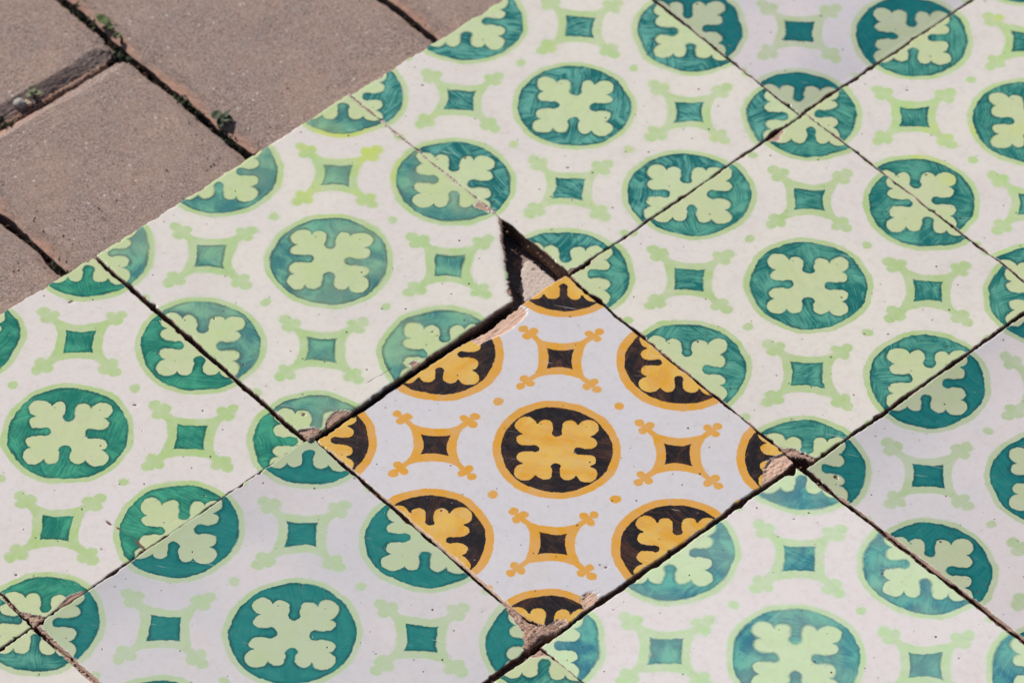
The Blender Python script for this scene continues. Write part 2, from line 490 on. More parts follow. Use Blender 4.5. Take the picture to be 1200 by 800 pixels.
def line_d(px, py, pts):
    best = np.full(px.shape, 1e9)
    for a, b in zip(pts[:-1], pts[1:]):
        a, b = np.array(a), np.array(b)
        e = b - a
        t = np.clip(((px - a[0]) * e[0] + (py - a[1]) * e[1]) / max(e @ e, 1e-9), 0, 1)
        best = np.minimum(best, np.hypot(px - a[0] - t * e[0], py - a[1] - t * e[1]))
    return best


def mesh_from(name, verts, faces, mats, mat_idx=None, smooth=True, attrs=None):
    me = bpy.data.meshes.new(name)
    verts = np.asarray(verts, np.float32)
    faces = np.asarray(faces, np.int32)
    nf = len(faces)
    me.vertices.add(len(verts))
    me.vertices.foreach_set('co', verts.ravel())
    me.loops.add(nf * 4)
    me.loops.foreach_set('vertex_index', faces.ravel())
    me.polygons.add(nf)
    me.polygons.foreach_set('loop_start', np.arange(nf, dtype=np.int32) * 4)
    for m in mats:
        me.materials.append(m)
    if mat_idx is not None:
        me.polygons.foreach_set('material_index', np.asarray(mat_idx, np.int32))
    me.update(calc_edges=True)
    me.polygons.foreach_set('use_smooth', np.full(nf, smooth, bool))
    for k, v in (attrs or {}).items():
        a = me.attributes.new(k, 'FLOAT', 'POINT')
        a.data.foreach_set('value', np.asarray(v, np.float32))
    me.validate()
    return me


def with_skirt(X, Y, Zt, quads, depth, flare=0.0, rng=0, rough=0.25):
    """Give a height sheet vertical walls all round its free edges. Millimetres."""
    e = np.concatenate([quads[:, [0, 1]], quads[:, [1, 2]], quads[:, [2, 3]], quads[:, [3, 0]]])
    ks = np.sort(e, 1)
    key = ks[:, 0].astype(np.int64) * (X.size + 1) + ks[:, 1]
    _, inv, cnt = np.unique(key, return_inverse=True, return_counts=True)
    be = e[cnt[inv] == 1]
    vid = np.unique(be)
    n = X.size
    rings = []
    cx, cy = X.mean(), Y.mean()
    steps = (0.0, 0.25, 0.6, 1.0)
    V = [np.stack([X, Y, Zt], 1)]
    lut = []
    for j, st in enumerate(steps):
        z = Zt[vid] * (1 - st) - depth * st
        w = rough * (vnoise(X[vid] * 0.9 + j * 31, Y[vid] * 0.9, rng + j) - 0.75) if j else 0.0
        dx, dy = X[vid] - cx, Y[vid] - cy
        l = np.maximum(np.abs(dx), np.abs(dy)) + 1e-9
        V.append(np.stack([X[vid] + dx / l * (w - flare * st), Y[vid] + dy / l * (w - flare * st), z], 1))
        mp = np.full(n, -1); mp[vid] = n + j * len(vid) + np.arange(len(vid))
        lut.append(mp)
    F = [quads]
    for j in range(len(steps) - 1):
        F.append(np.stack([be[:, 1], be[:, 0], be[:, 0], be[:, 1]], 1))
        F[-1] = np.stack([lut[j][be[:, 1]], lut[j][be[:, 0]], lut[j + 1][be[:, 0]], lut[j + 1][be[:, 1]]], 1)
    return np.concatenate(V), np.concatenate(F), len(quads)


def spaced(n, edge=0.16, dense=0.30):
    """0..1 samples, packed closer at both ends."""
    k = int(n * dense)
    a = np.linspace(0, 1, k) ** 1.5 * edge * 0.5
    mid = np.linspace(edge * 0.5, 1 - edge * 0.5, n - 2 * k + 2)[1:-1]
    return np.concatenate([a, mid, 1 - a[::-1]])


# ------------------------------------------------------------------ the tiles
# local axes: u (right-down in the photograph), v (right-up); corners in millimetres L(-,-) T(-,+) R(+,+) B(+,-)
HALF = 68.75
TILES = {
 'M2': dict(pos=(0.0, 0.00132), rot=-47.14, z=0.0, L=(-68.33, -68.68), T=(-67.67, 68.3), R=(69.45, 66.75), B=(67.85, -69.11),
            chips=[([(-68.03, 12.2), (-68.13, 14.21), (-63.38, 15.58), (-61.82, 20.84), (-61.39, 23.79), (-60.3, 28.54), (-60.55, 33.59), (-61.27, 38.12), (-62.36, 41.55), (-64.45, 42.81), (-66.39, 42.88), (-68.31, 41.76), (-74, 42.8), (-74, 12.2)], 1.0),
                   ([(62.59, 65.46), (61.7, 62.45), (61.57, 58.93), (62.32, 56.72), (65.32, 52.99), (68.43, 49.4), (74, 47.85), (74, 74), (62.22, 74)], 0.9),
                   ([(63.24, -46.45), (61.58, -43.49), (62.43, -40.83), (64.49, -39.64), (67.04, -40.35), (74, -41.11), (74, -51.32)], 0.8),
                   ([(-62, -78), (-55, -68.3), (-30, -68.4), (-10, -68.6), (20, -68.4), (45, -68.7), (50, -78)], 0.35),
                   ([(64.45, -68.9), (64.17, -59.73), (66.01, -57.7), (74, -58.77), (74, -74)], 0.7)],
            bites=[(-68, 24, 8, 2.0), ], cut=[(47, -72), (56.5, -68.6), (61.6, -66.5), (64.6, -63.5), (72, -61.5)],
            pits=[(-2.59, 38.51), (58.2, -27.9), (57.7, -27.6)]),
 'M3': dict(pos=(0.10575, 0.09228), rot=-48.02, z=0.6, L=(-69.69, -71.27), T=(-73.0, 69.64), R=(69.79, 69.37), B=(69.87, -71.34),
            chips=[([(55, -74), (57.0, -70.06), (60.78, -66.92), (63.68, -66.15), (69.04, -64.17), (74, -62.51), (74, -74)], 0.9),
                   ([(-78, 46.5), (-71.0, 46.5), (-69.2, 48.6), (-68.2, 50.4), (-70.3, 51.2), (-71.0, 55.0), (-78, 56.5)], 0.5)],
            cut=[(60.5, -73), (63.5, -69.4), (67.0, -66.8), (71.5, -66.0)],
            pits=[(-20.82, -44.48), (25.13, -15.2), (25.0, -15.9), (18.79, -47.49), (43.88, -15.3), (50.11, -27.59), (25.85, -20.85), (18.84, 47.22), (-8.06, 23.44), (42.92, 42.19), (43.54, 55.17), (-46.23, 50.95), (-30.21, 51.32)]),
 'T2': dict(pos=(-0.09429, 0.1021), rot=-47.11, z=2.2, L=(-68.06, -70.34), T=(-68.51, 70.84), R=(67.51, 69.74), B=(68.81, -71.3),
            chips=[([(65.2, -58.61), (63.79, -53.54), (65.07, -51.58), (66.9, -49.41), (73, -47.44), (73.22, -62.68), (68.63, -63.0), (66.4, -60.36)], 0.8),
                   ([(62.0, -74), (62.0, -70.35), (63.25, -67.92), (64.75, -65.79), (68.0, -64.01), (74, -62), (74, -74)], 0.8),
                   ([(65.1, -13.86), (65.47, -10.66), (67.26, -10.36), (72, -11.21), (72, -15.64)], 0.6),
                   ([(17.16, 66.49), (16.29, 69.25), (19.7, 74), (23.6, 68.41), (18.87, 66.89)], 0.4)],
            cut=[(26, 74.5), (30.38, 70.0), (41.14, 61.4), (51.31, 53.2), (59.39, 47.5), (67.17, 42.2), (72, 39.5)], cutchip=0.9,
            grooves=[([(60.9, -33.5), (62.0, -26.17), (62.6, -21)], 0.2)],
            bigpits=[(56.88, -64.04, 0.95)], round=1.25,
            pits=[(-45.83, 53.56), (-49.05, -28.52), (-27.06, -16.42), (-26.4, -19.34), (-27.63, -39.37), (23.55, 28.63), (21.94, 21.27), (58.44, 5.01), (61.37, 4.72), (64.29, -33.97)]),
 'T3': dict(pos=(0.00906, 0.196), rot=-48.26, z=1.0, L=(-68.37, -69.1), T=(-71.07, 71.38), R=(67.96, 69.44), B=(71.7, -67.42),
            chips=[([(76, -74), (69.9, -69.07), (69.5, -66.31), (70.2, -64.14), (76, -63.5)], 0.6),
                   ],
            bites=[(68, 54, 4.5, 1.7)],
            pits=[(-56.44, -28.24), (-57.22, -40.68), (-52.69, -41.34), (-8.46, -35.26), (25.25, -27.05), (-44.31, 18.34), (-44.32, 17.51), (-45.06, 26.24), (-45.07, 25.41), (-28.6, 48.84)]),
 'T1': dict(pos=(-0.1975, 0.00736), rot=-46.8, z=0.4, L=(-71.01, -65.44), T=(-67.88, 69.31), R=(68.1, 67.15), B=(67.88, -73.06),
            chips=[([(56.0, -78), (57.6, -73.2), (59.6, -71.8), (62.2, -70.0), (65.4, -68.3), (67, -66.48), (74, -64.5), (78, -78)], 0.8),
                   ([(68, -64.2), (66.6, -60.17), (65.7, -56.3), (65.7, -52.45), (66.8, -49.42), (67.89, -47.01), (74, -47), (74, -64.2)], 0.6)],
            grooves=[([(38.59, -18.36), (46.44, -18.29), (55.53, -16.19), (67.5, -16.29)], 0.42)],
            bigpits=[(-55.1, 46.7, 0.85), (6.7, 29.5, 0.8)],
            pits=[(-39.64, 41.22), (24.74, 23.65), (25.96, 48.72), (43.25, -61.79), (18.96, -27.09), (28.49, -21.74), (64.0, 1.17)]),
 'M1': dict(pos=(-0.10346, -0.09346), rot=-47.25, z=-1.0, L=(-68.88, -72.49), T=(-70.55, 71.07), R=(67.57, 70.4), B=(67.27, -69.28), dish_nw=1.4,
            chips=[([(48.65, 78), (50.01, 69.4), (54.5, 67.9), (59.43, 67.6), (63.4, 66.4), (65.14, 63.42), (66.5, 61.0), (74, 60), (78, 78)], 0.8),
                   ([(-74, -78), (-69, -71.4), (-55, -71.0), (-41.48, -70.7), (-25, -70.2), (-5, -70.3), (10, -78)], 0.6)],
            pits=[(-38.03, -21.28), (-28.03, -51.21), (29.66, 16.83), (29.2, 17.2), (42.47, 25.79), (42.03, 63.15), (41.92, 62.18)]),
 'B2': dict(pos=(0.09214, -0.10441), rot=-48.82, z=0.3, L=(-68.85, -71.48), T=(-71.0, 67.88), R=(68.7, 72.5), B=(68.7, -64), tilt=(0.012, 0.0),
            chips=[], bites=[(-69, 64.5, 2.4, 2.0)],
            pits=[(-49.35, 38.14), (-49.58, 37.42), (-52.23, 48.36), (2.68, 39.87)]),
 'B3': dict(pos=(0.19894, -0.01169), rot=-47.4, z=-0.8, L=(-69.31, -70.2), T=(-67.89, 68.7), R=(68.7, 68.7), B=(68.7, -67.67), dish_nw=1.45,
            chips=[([(-66, -78), (-50, -69.2), (-30, -68.9), (-10, -68.4), (10, -67.9), (40, -67.3), (69, -67.3), (69, -78)], 0.5)],
            bigpits=[(-58.8, -63.6, 0.8)], pits=[]),
 'T4': dict(pos=(0.11042, 0.29331), rot=-47.4, z=1.0, L=(-68.7, -66.31), T=(-68.7, 68.7), R=(70.98, 68.7), B=(70.76, -70.34), drop_b=1.3, bites=[(68, -53, 4.0, 1.2)],
            chips=[], pits=[]),
 'M4': dict(pos=(0.20542, 0.18997), rot=-47.4, z=0.4, L=(-68.48, -68.57), T=(-68.26, 68.7), R=(68.7, 68.7), B=(68.7, -69.83),
            chips=[], pits=[(-48.56, -48.39), (-48.46, -25.53)]),
 'B1': dict(pos=(-0.00933, -0.19777), rot=-47.5, z=0.0, L=(-69.76, -68.7), T=(-70.07, 67.58), R=(68.7, 72.5), B=(68.7, -68.7),
            chips=[([(-74, 62), (-68.8, 62.2), (-67.5, 64.3), (-65.5, 66.8), (-64, 74), (-74, 74)], 0.7)], pits=[]),
 'T0': dict(pos=(-0.30132, -0.08489), rot=-47.5, z=0.2, L=(-68.7, -68.7), T=(-68.7, 70.5), R=(70.57, 65.64), B=(72, -68.7),
            chips=[], pits=[]),
 'M0': dict(pos=(-0.2071, -0.18844), rot=-47.5, z=0.0, L=(-66, -68.7), T=(-68.66, 66.24), R=(68.7, 70.09), B=(68.7, -68.7),
            chips=[], pits=[]),
}


def tile_mesh(name, spec, mat, n=230, seed=1.0):
    g1 = spaced(n)
    S, T = np.meshgrid(g1, g1, indexing='ij')
    L, Tc, Rc, B = (np.array(spec[k], float) for k in 'LTRB')
    X = (L[0] * (1 - S) + B[0] * S) * (1 - T) + (Tc[0] * (1 - S) + Rc[0] * S) * T
    Y = (L[1] * (1 - S) + B[1] * S) * (1 - T) + (Tc[1] * (1 - S) + Rc[1] * S) * T
    # ragged outline: shove the rim in and out, fading inwards
    def rag(c, k):
        a = (vnoise(c * 0.14, k * 7.7, seed) - 0.5) * 0.9 + (vnoise(c * 0.7, k * 3.1, seed + 3) - 0.5) * 0.5 + (vnoise(c * 2.4, k * 5.3, seed + 5) - 0.5) * 0.2
        nick = np.clip(vnoise(c * 0.33, k * 9.1, seed + 8) - 0.77, 0, 1) * 4.2
        return a - nick
    fall = lambda d: np.clip(1 - d / 7.0, 0, 1) ** 2
    W = np.linalg.norm(B - L); H = np.linalg.norm(Tc - L)
    e_nw, e_se = S * W, (1 - S) * W            # distances to the u edges
    e_sw, e_ne = T * H, (1 - T) * H
    dX = -rag(Y, 1) * fall(np.abs(e_nw)) + rag(Y, 2) * fall(np.abs(e_se))
    dY = -rag(X, 3) * fall(np.abs(e_sw)) + rag(X, 4) * fall(np.abs(e_ne))
    for (ux, vv, wid, dep) in spec.get('bites', []):
        if ux < 0:
            dX += dep * np.exp(-((Y - vv) / wid) ** 2) * fall(np.abs(e_nw))
        else:
            dX -= dep * np.exp(-((Y - vv) / wid) ** 2) * fall(np.abs(e_se))
    X, Y = X + dX, Y + dY
    # true distance to the rim along the two grid directions
    W = np.linalg.norm(B - L); H = np.linalg.norm(Tc - L)
    de = np.minimum(np.minimum(S, 1 - S) * W, np.minimum(T, 1 - T) * H)
    Z = np.zeros_like(X)
    idx = np.arange(n * n).reshape(n, n)
    m = g1.size
    idx = np.arange(m * m).reshape(m, m)
    quads = np.stack([idx[:-1, :-1], idx[1:, :-1], idx[1:, 1:], idx[:-1, 1:]], -1).reshape(-1, 4)
    chip = np.full(X.shape, -9.0)
    groove = np.zeros_like(X)
    if 'cut' in spec:                          # a snapped-off corner: pull crossing vertices onto the break line
        pts = np.array(spec['cut'], float)
        cut_sd = np.full(X.shape, -1e9)
        d = line_d(X, Y, [tuple(p) for p in pts])
        poly = [tuple(p) for p in pts] + ([(90, 90)] if pts[0][1] > 0 else [(90, -90)])
        sd = poly_sd(X, Y, poly)
        sd = sd + (vnoise(X * 0.8, Y * 0.8, seed + 21) - 0.5) * 1.1 + (vnoise(X * 2.6, Y * 2.6, seed + 22) - 0.5) * 0.5
        ax = pts[-1] - pts[0]; nrm = np.array([-ax[1], ax[0]]); nrm /= np.linalg.norm(nrm)
        far = np.array(poly[-1]) - pts[0]
        if nrm @ far < 0: nrm = -nrm
        f = sd.ravel()[quads]
        quads = quads[~(f > 0).all(1)]
        used = np.zeros(X.size, bool); used[quads.ravel()] = True
        mv = (sd > 0) & used.reshape(X.shape)
        X = np.where(mv, X - nrm[0] * np.minimum(sd, 1.2), X)
        Y = np.where(mv, Y - nrm[1] * np.minimum(sd, 1.2), Y)
        de = np.minimum(de, np.maximum(-sd, 0))
        if 'cutchip' in spec:
            band = sd + 0.55 + (vnoise(X * 0.16, Y * 0.16, seed + 30) - 0.45) * 2.6
            chip = np.maximum(chip, band)
            Z -= np.clip((band + 0.1) / 1.0, 0, 1) * 0.45
    # warp and arris
    Z += (vnoise(X * 0.02, Y * 0.02, seed + 40) - 0.5) * 0.5 + (vnoise(X * 0.06, Y * 0.06, seed + 41) - 0.5) * 0.12
    ra = spec.get('round', 0.8) * (0.75 + 0.6 * vnoise(X * 0.12, Y * 0.12, seed + 42))
    k = np.clip(1 - de / ra, 0, 1)
    Z -= ra * 0.55 * (1 - np.sqrt(np.clip(1 - k * k, 0, 1)))
    if 'dish_nw' in spec:
        kk = np.clip(1 - e_nw / 28.0, 0, 1)
        Z += spec['dish_nw'] * kk * kk
    if 'drop_b' in spec:
        kk = np.clip(1 - np.minimum(HALF - X, HALF + Y) / 34.0, 0, 1)
        Z -= spec['drop_b'] * kk * kk
    tx, ty = spec.get('tilt', (0, 0))
    Z += X * tx + Y * ty
    # chips: lowered, rough floor of bare clay
    for poly, dep in spec['chips']:
        sd = poly_sd(X, Y, poly) + (vnoise(X * 0.9, Y * 0.9, seed + 50) - 0.5) * 0.8 + (vnoise(X * 2.2, Y * 2.2, seed + 51) - 0.5) * 0.35
        chip = np.maximum(chip, sd)
        s = np.clip((sd + 0.15) / 0.75, 0, 1)
        rough = (vnoise(X * 0.8, Y * 0.8, seed + 52) - 0.5) * 0.5 + (vnoise(X * 2.1, Y * 2.1, seed + 53) - 0.5) * 0.3
        Z -= s * (dep * 0.8 + rough)
    # nibbled rim: clay shows in small spots along the arris
    nib = vnoise(X * 0.45, Y * 0.45, seed + 60) * 0.6 + vnoise(X * 1.3, Y * 1.3, seed + 61) * 0.4
    rim = (nib - 0.47) * 3.2 - np.maximum(de - 0.05, 0) * 2.2
    chip = np.maximum(chip, np.where(de < 2.0, rim, -9))
    Z -= np.clip(rim / 0.5, 0, 1) * 0.16 * (de < 2)
    for (x, y, r) in spec.get('bigpits', []):
        d = np.hypot(X - x, (Y - y))
        sd = r - d + (vnoise(X * 1.5, Y * 1.5, seed + 70) - 0.5) * 0.5
        groove = np.maximum(groove, np.clip(sd / 0.5 + 0.5, 0, 1) * 1.1)
        Z -= np.clip((sd + 0.2) / 0.6, 0, 1) * 0.55
    rr = random.Random(int(seed * 100))
    for (x, y) in spec.get('pits', []):
        r = rr.uniform(0.3, 0.65)
        d = np.hypot(X - x, (Y - y) * rr.uniform(0.8, 1.5))
        sd = r - d
        groove = np.maximum(groove, np.clip(sd / 0.45 + 0.45, 0, 1))
        Z -= np.clip((sd + 0.2) / 0.5, 0, 1) * 0.3
    for pts, w in spec.get('grooves', []):
        wv = w * (0.5 + vnoise(X * 0.5, Y * 0.5, seed + 80))
        d = line_d(X + (vnoise(X * 0.3, Y * 0.3, seed + 81) - 0.5) * 1.6, Y, pts)
        groove = np.maximum(groove, np.clip((wv - d) / 0.4 + 0.4, 0, 1))
        Z -= np.clip((wv - d + 0.15) / 0.4, 0, 1) * 0.3
    V, F, nq = with_skirt(X.ravel(), Y.ravel(), Z.ravel(), quads, 9.8, flare=0.9, rng=seed + 90, rough=0.35)
    extra = len(V) - X.size
    mi = np.zeros(len(F), np.int32); mi[nq:] = 1
    at = {'chip': np.concatenate([chip.ravel(), np.full(extra, 3.0)]), 'groove': np.concatenate([groove.ravel(), np.zeros(extra)])}
    return mesh_from(name, V / 1000.0, F, [mat, CLAY_SIDE], mi, True, at)


def mesh_obj(name, me, parent=None, **props):
    o = bpy.data.objects.new(name, me)
    C.objects.link(o)
    o.parent = parent
    for k, v in props.items():
        o[k] = v
    return o


def empty(name, loc=(0, 0, 0), **props):
    o = bpy.data.objects.new(name, None)
    C.objects.link(o)
    o.location = loc
    o.empty_display_size = 0.02
    for k, v in props.items():
        o[k] = v
    return o


# ------------------------------------------------------------------ lattice of the tiled floor
EU = np.array([0.09422147, -0.10354861])
EV = np.array([0.10354861, 0.09422147])
IN_VIEW = {(0, 0): 'M2', (0, 1): 'M3', (-1, 0): 'T2', (-1, 1): 'T3', (-1, -1): 'T1', (0, -1): 'M1', (1, 0): 'B2', (1, 1): 'B3',
           (-1, 2): 'T4', (0, 2): 'M4', (1, -1): 'B1', (-1, -2): 'T0', (0, -2): 'M0'}

# joint bed: dirt between the tiles, left out where the corner is missing
bx = np.linspace(-0.42, 0.84, 500); by = np.linspace(-0.52, 0.42, 440)
# grid along the lattice axes
gu = np.linspace(-1.487, 2.6, 520); gv = np.linspace(-2.6, 3.6, 640)
U_, V_ = np.meshgrid(gu, gv, indexing='ij')
XW = U_ * EU[0] + V_ * EV[0]
YW = U_ * EU[1] + V_ * EV[1]
ZW = -3.0 + (vnoise(XW * 900, YW * 900, 3) - 0.5) * 1.2 + (vnoise(XW * 260, YW * 260, 4) - 0.5) * 1.4
for (jx, jy, jr) in [(0.0994, -0.0055, 0.0065), (-0.2047, -0.0905, 0.006), (0.1077, 0.1954, 0.005), (-0.0066, -0.098, 0.006)]:
    ZW -= 5.5 * np.exp(-(((XW - jx) ** 2 + (YW - jy) ** 2) / jr ** 2) ** 2)
qi = np.arange(U_.size).reshape(U_.shape)
bq = np.stack([qi[:-1, :-1], qi[1:, :-1], qi[1:, 1:], qi[:-1, 1:]], -1).reshape(-1, 4)
hole = [(-0.030, 0.125), (-0.015, 0.140), (0.012, 0.108), (0.030, 0.094), (0.006, 0.072), (-0.02, 0.066), (-0.045, 0.055), (-0.055, 0.075)]
hs = poly_sd(XW.ravel() * 1000, YW.ravel() * 1000, [(a * 1000, b * 1000) for a, b in hole])
bq = bq[~(hs[bq] > 0).any(1)]
floor = mesh_obj('tiled_floor', mesh_from('tiled_floor', np.stack([XW.ravel(), YW.ravel(), ZW.ravel() / 1000], 1), bq, [BED], None, True), kind='structure')

TILE_LABELS = {
 'M2': 'yellow and black patterned tile with chipped edges set among the green ones',
 'T2': 'green patterned tile with its corner broken off beside the dark hole',
 'B2': 'bright green patterned tile whose dark green has run to blue',
 'T4': 'green patterned tile with a greyish violet ground at the top',
 'M1': 'green patterned tile with a bluish white ground below the yellow one',
}
plain = None
for i in range(-1, 3):
    for j in range(-3, 4):
        key = IN_VIEW.get((i, j))
        if key:
            sp = TILES[key]
            me = tile_mesh('tile', sp, M[key], n=230, seed=10.0 + 7 * (i + 3) + 1.7 * (j + 5))
            o = mesh_obj('tile', me, floor)
            o.location = (sp['pos'][0], sp['pos'][1], sp['z'] / 1000)
            o.rotation_euler.z = R(sp['rot'])
            if key in TILE_LABELS:
                o['label'] = TILE_LABELS[key]
        else:
            if plain is None:
                plain = tile_mesh('tile', dict(L=(-HALF, -HALF), T=(-HALF, HALF), R=(HALF, HALF), B=(HALF, -HALF), chips=[]), M['M3'], n=90, seed=99.0)
            o = mesh_obj('tile', plain, floor)
            p = EU * i + EV * j
            o.location = (p[0], p[1], 0.0003)
            o.rotation_euler.z = R(-47.7 + random.Random(i * 31 + j).uniform(-0.4, 0.4))


# ------------------------------------------------------------------ mortar squeezed up at the lower corner of the yellow tile
def lump(name, cx, cy, outline, h, base, parent, seed, n=60, amp=1.0):
    """Low crumbly mound over an outline (mm around cx, cy), standing on base (mm)."""
    o = np.array(outline, float)
    lo, hi = o.min(0) - 1, o.max(0) + 1
    X, Y = np.meshgrid(np.linspace(lo[0], hi[0], n), np.linspace(lo[1], hi[1], n), indexing='ij')
    sd = poly_sd(X, Y, outline) + (vnoise(X * 0.8, Y * 0.8, seed) - 0.5) * 1.0 + (vnoise(X * 2.0, Y * 2.0, seed + 1) - 0.5) * 0.5
    Z = h * (1 - np.exp(-np.maximum(sd, 0) * 1.4)) + (vnoise(X * 1.1, Y * 1.1, seed + 2) - 0.5) * 0.9 * amp + (vnoise(X * 2.7, Y * 2.7, seed + 3) - 0.5) * 0.6 * amp
    i = np.arange(n * n).reshape(n, n)
    q = np.stack([i[:-1, :-1], i[1:, :-1], i[1:, 1:], i[:-1, 1:]], -1).reshape(-1, 4)
    q = q[(sd.ravel()[q] > 0).all(1)]
    V, F, nq = with_skirt(X.ravel(), Y.ravel(), Z.ravel(), q, h + 3.0, rng=seed)
    me = mesh_from(name, V / 1000.0, F, [MORTAR], None, True)
    ob = mesh_obj(name, me, parent)
    ob.location = (cx, cy, base / 1000)
    return ob


# world millimetres of the smear round the corner near (-0.008, -0.096)
lump('mortar_lump', 0, 0, [(-23.5, -75.5), (-20.2, -74.0), (-12.5, -86.5), (-8.2, -88.8), (-3.0, -86.6), (4.0, -79.5), (9.2, -79.2), (5.5, -86.0), (-1.0, -93.0), (-6.5, -95.0), (-13.0, -102.0), (-14.5, -96.0), (-14.2, -92.0), (-17.5, -86.0), (-20.5, -81.5)], 1.2, -1.3, floor, 71.0)


MORTAR_PALE = granular('pale_mortar', [(0.44, 0.35, 0.30, 1), (0.70, 0.60, 0.54, 1), (0.62, 0.53, 0.48, 1), (0.56, 0.46, 0.41, 1)], scale=1300, bump=0.0003)
slab = lump('mortar_lump', 0, 0, [(-11.4, 114.1), (-9.6, 113.7), (0.1, 103.0), (4.3, 97.2), (-3.6, 91.3), (-13.6, 89.2), (-15.2, 97.0), (-14.6, 104.3), (-14.2, 109.7), (-13.0, 112.6)], 0.9, -9.4, floor, 77.0, amp=0.25)
slab.data.materials[0] = MORTAR_PALE
lump('mortar_lump', 0, 0, [(-199.2, -96.5), (-198.5, -96.2), (-192.8, -102.1), (-185.4, -109.6), (-177.6, -118.2), (-174.1, -122.7), (-176.0, -122.8), (-180.9, -118.3), (-186.6, -111.2), (-194.0, -103.8)], 0.9, -2.6, floor, 81.0, n=110)
lump('mortar_lump', 0, 0, [(-221.6, -72.3), (-218.7, -74.8), (-212.2, -82.0), (-208.6, -85.8), (-208.4, -87.5), (-212.7, -83.3), (-219.2, -77.0), (-221.4, -74.4)], 0.9, -1.4, floor, 85.0, n=110)

lump('mortar_lump', 0, 0, [(-88.5, 201.6), (-86.7, 201.3), (-73.1, 186.7), (-54.5, 166.2), (-36.1, 145.9), (-24.1, 132.6), (-23.0, 129.6), (-25.2, 130.1), (-37.2, 142.9), (-55.5, 162.8), (-74.2, 183.3), (-87.7, 198.4)], 0.6, -0.1, floor, 88.0, n=150).data.materials[0] = MORTAR_PALE


# ------------------------------------------------------------------ paving: concrete blocks in running bond
PD = np.array([0.672, -0.741]); PD /= np.linalg.norm(PD)
PN = np.array([-PD[1], PD[0]])
paving = mesh_obj('paving', None)
bpy.data.objects.remove(paving)
su = np.linspace(-0.80, 0.62, 360); sv = np.linspace(-0.75, 0.75, 360)
U_, V_ = np.meshgrid(su, sv, indexing='ij')
XW = U_ * PD[0] + V_ * PN[0]; YW = U_ * PD[1] + V_ * PN[1]
ZW = -0.0205 + (vnoise(XW * 420, YW * 420, 14) - 0.5) * 0.0035 + (vnoise(XW * 120, YW * 120, 15) - 0.5) * 0.003
qi = np.arange(U_.size).reshape(U_.shape)
pq = np.stack([qi[:-1, :-1], qi[1:, :-1], qi[1:, 1:], qi[:-1, 1:]], -1).reshape(-1, 4)
paving = mesh_obj('paving', mesh_from('paving', np.stack([XW.ravel(), YW.ravel(), ZW.ravel()], 1), pq, [SOIL], None, True), kind='structure')


def paver_mesh(length, width, seed, n=(210, 110), bevel=6.0, bev_h=3.6):
    """Concrete block, chamfered all round, worn and granular. Local x along its length, mm."""
    gx, gy = spaced(n[0], edge=0.2, dense=0.3), spaced(n[1], edge=0.34, dense=0.34)
    S, T = np.meshgrid(gx, gy, indexing='ij')
    X, Y = (S - 0.5) * length, (T - 0.5) * width
    ex, ey = length / 2 - np.abs(X), width / 2 - np.abs(Y)
    rag = lambda a, b, k: (vnoise(a * 0.06, b, seed + k) - 0.5) * 1.8 + (vnoise(a * 0.3, b, seed + k + 1) - 0.5) * 1.0 + (vnoise(a * 1.1, b, seed + k + 2) - 0.5) * 0.5
    fall = lambda d: np.clip(1 - d / 8.0, 0, 1)
    X2 = X + np.sign(X) * rag(Y, np.sign(X) * 3.7, 1) * fall(ex)
    Y2 = Y + np.sign(Y) * rag(X, np.sign(Y) * 5.7, 5) * fall(ey)
    # rounded plan corners
    de = np.minimum(ex, ey)
    rc = 4.0
    cor = (ex < rc) & (ey < rc)
    dc = rc - np.hypot(np.maximum(rc - ex, 0), np.maximum(rc - ey, 0))
    de = np.where(cor, np.maximum(dc, -0.8), de)
    bw = bevel * (0.8 + 0.5 * vnoise(X * 0.05, Y * 0.05, seed + 9))
    k = np.clip(1 - de / bw, 0, 1.2)
    Z = -bev_h * k ** 1.08
    Z += (vnoise(X * 0.05, Y * 0.05, seed + 11) - 0.5) * 0.7 + (vnoise(X * 0.9, Y * 0.9, seed + 12) - 0.5) * (0.24 + 0.25 * np.clip(k, 0, 1)) + (vnoise(X * 2.3, Y * 2.3, seed + 13) - 0.5) * (0.22 + 0.3 * np.clip(k, 0, 1))
    pit = np.clip(vnoise(X * 0.62, Y * 0.62, seed + 14) - 0.86, 0, 1) * 3.0
    Z -= pit
    i = np.arange(S.size).reshape(S.shape)
    q = np.stack([i[:-1, :-1], i[1:, :-1], i[1:, 1:], i[:-1, 1:]], -1).reshape(-1, 4)
    V, F, nq = with_skirt(X2.ravel(), Y2.ravel(), Z.ravel(), q, 14.0, rng=seed + 20, rough=0.8)
    wear = np.clip(k, 0, 1) * (0.35 + 0.9 * vnoise(X * 0.09, Y * 0.09, seed + 30)) * (Y < 0)
    return mesh_from('paver', V / 1000.0, F, [PAVER], None, True, {'wear': np.concatenate([wear.ravel(), np.zeros(len(V) - X.size)])})


def rows():
    # row centre and width along PN
    edges = [0.0215, 0.1287]
    while edges[-1] < 0.6: edges.append(edges[-1] + 0.105)
    lo = [-0.0807]
    while lo[-1] > -0.6: lo.append(lo[-1] - 0.1035)
    return sorted(lo) + edges

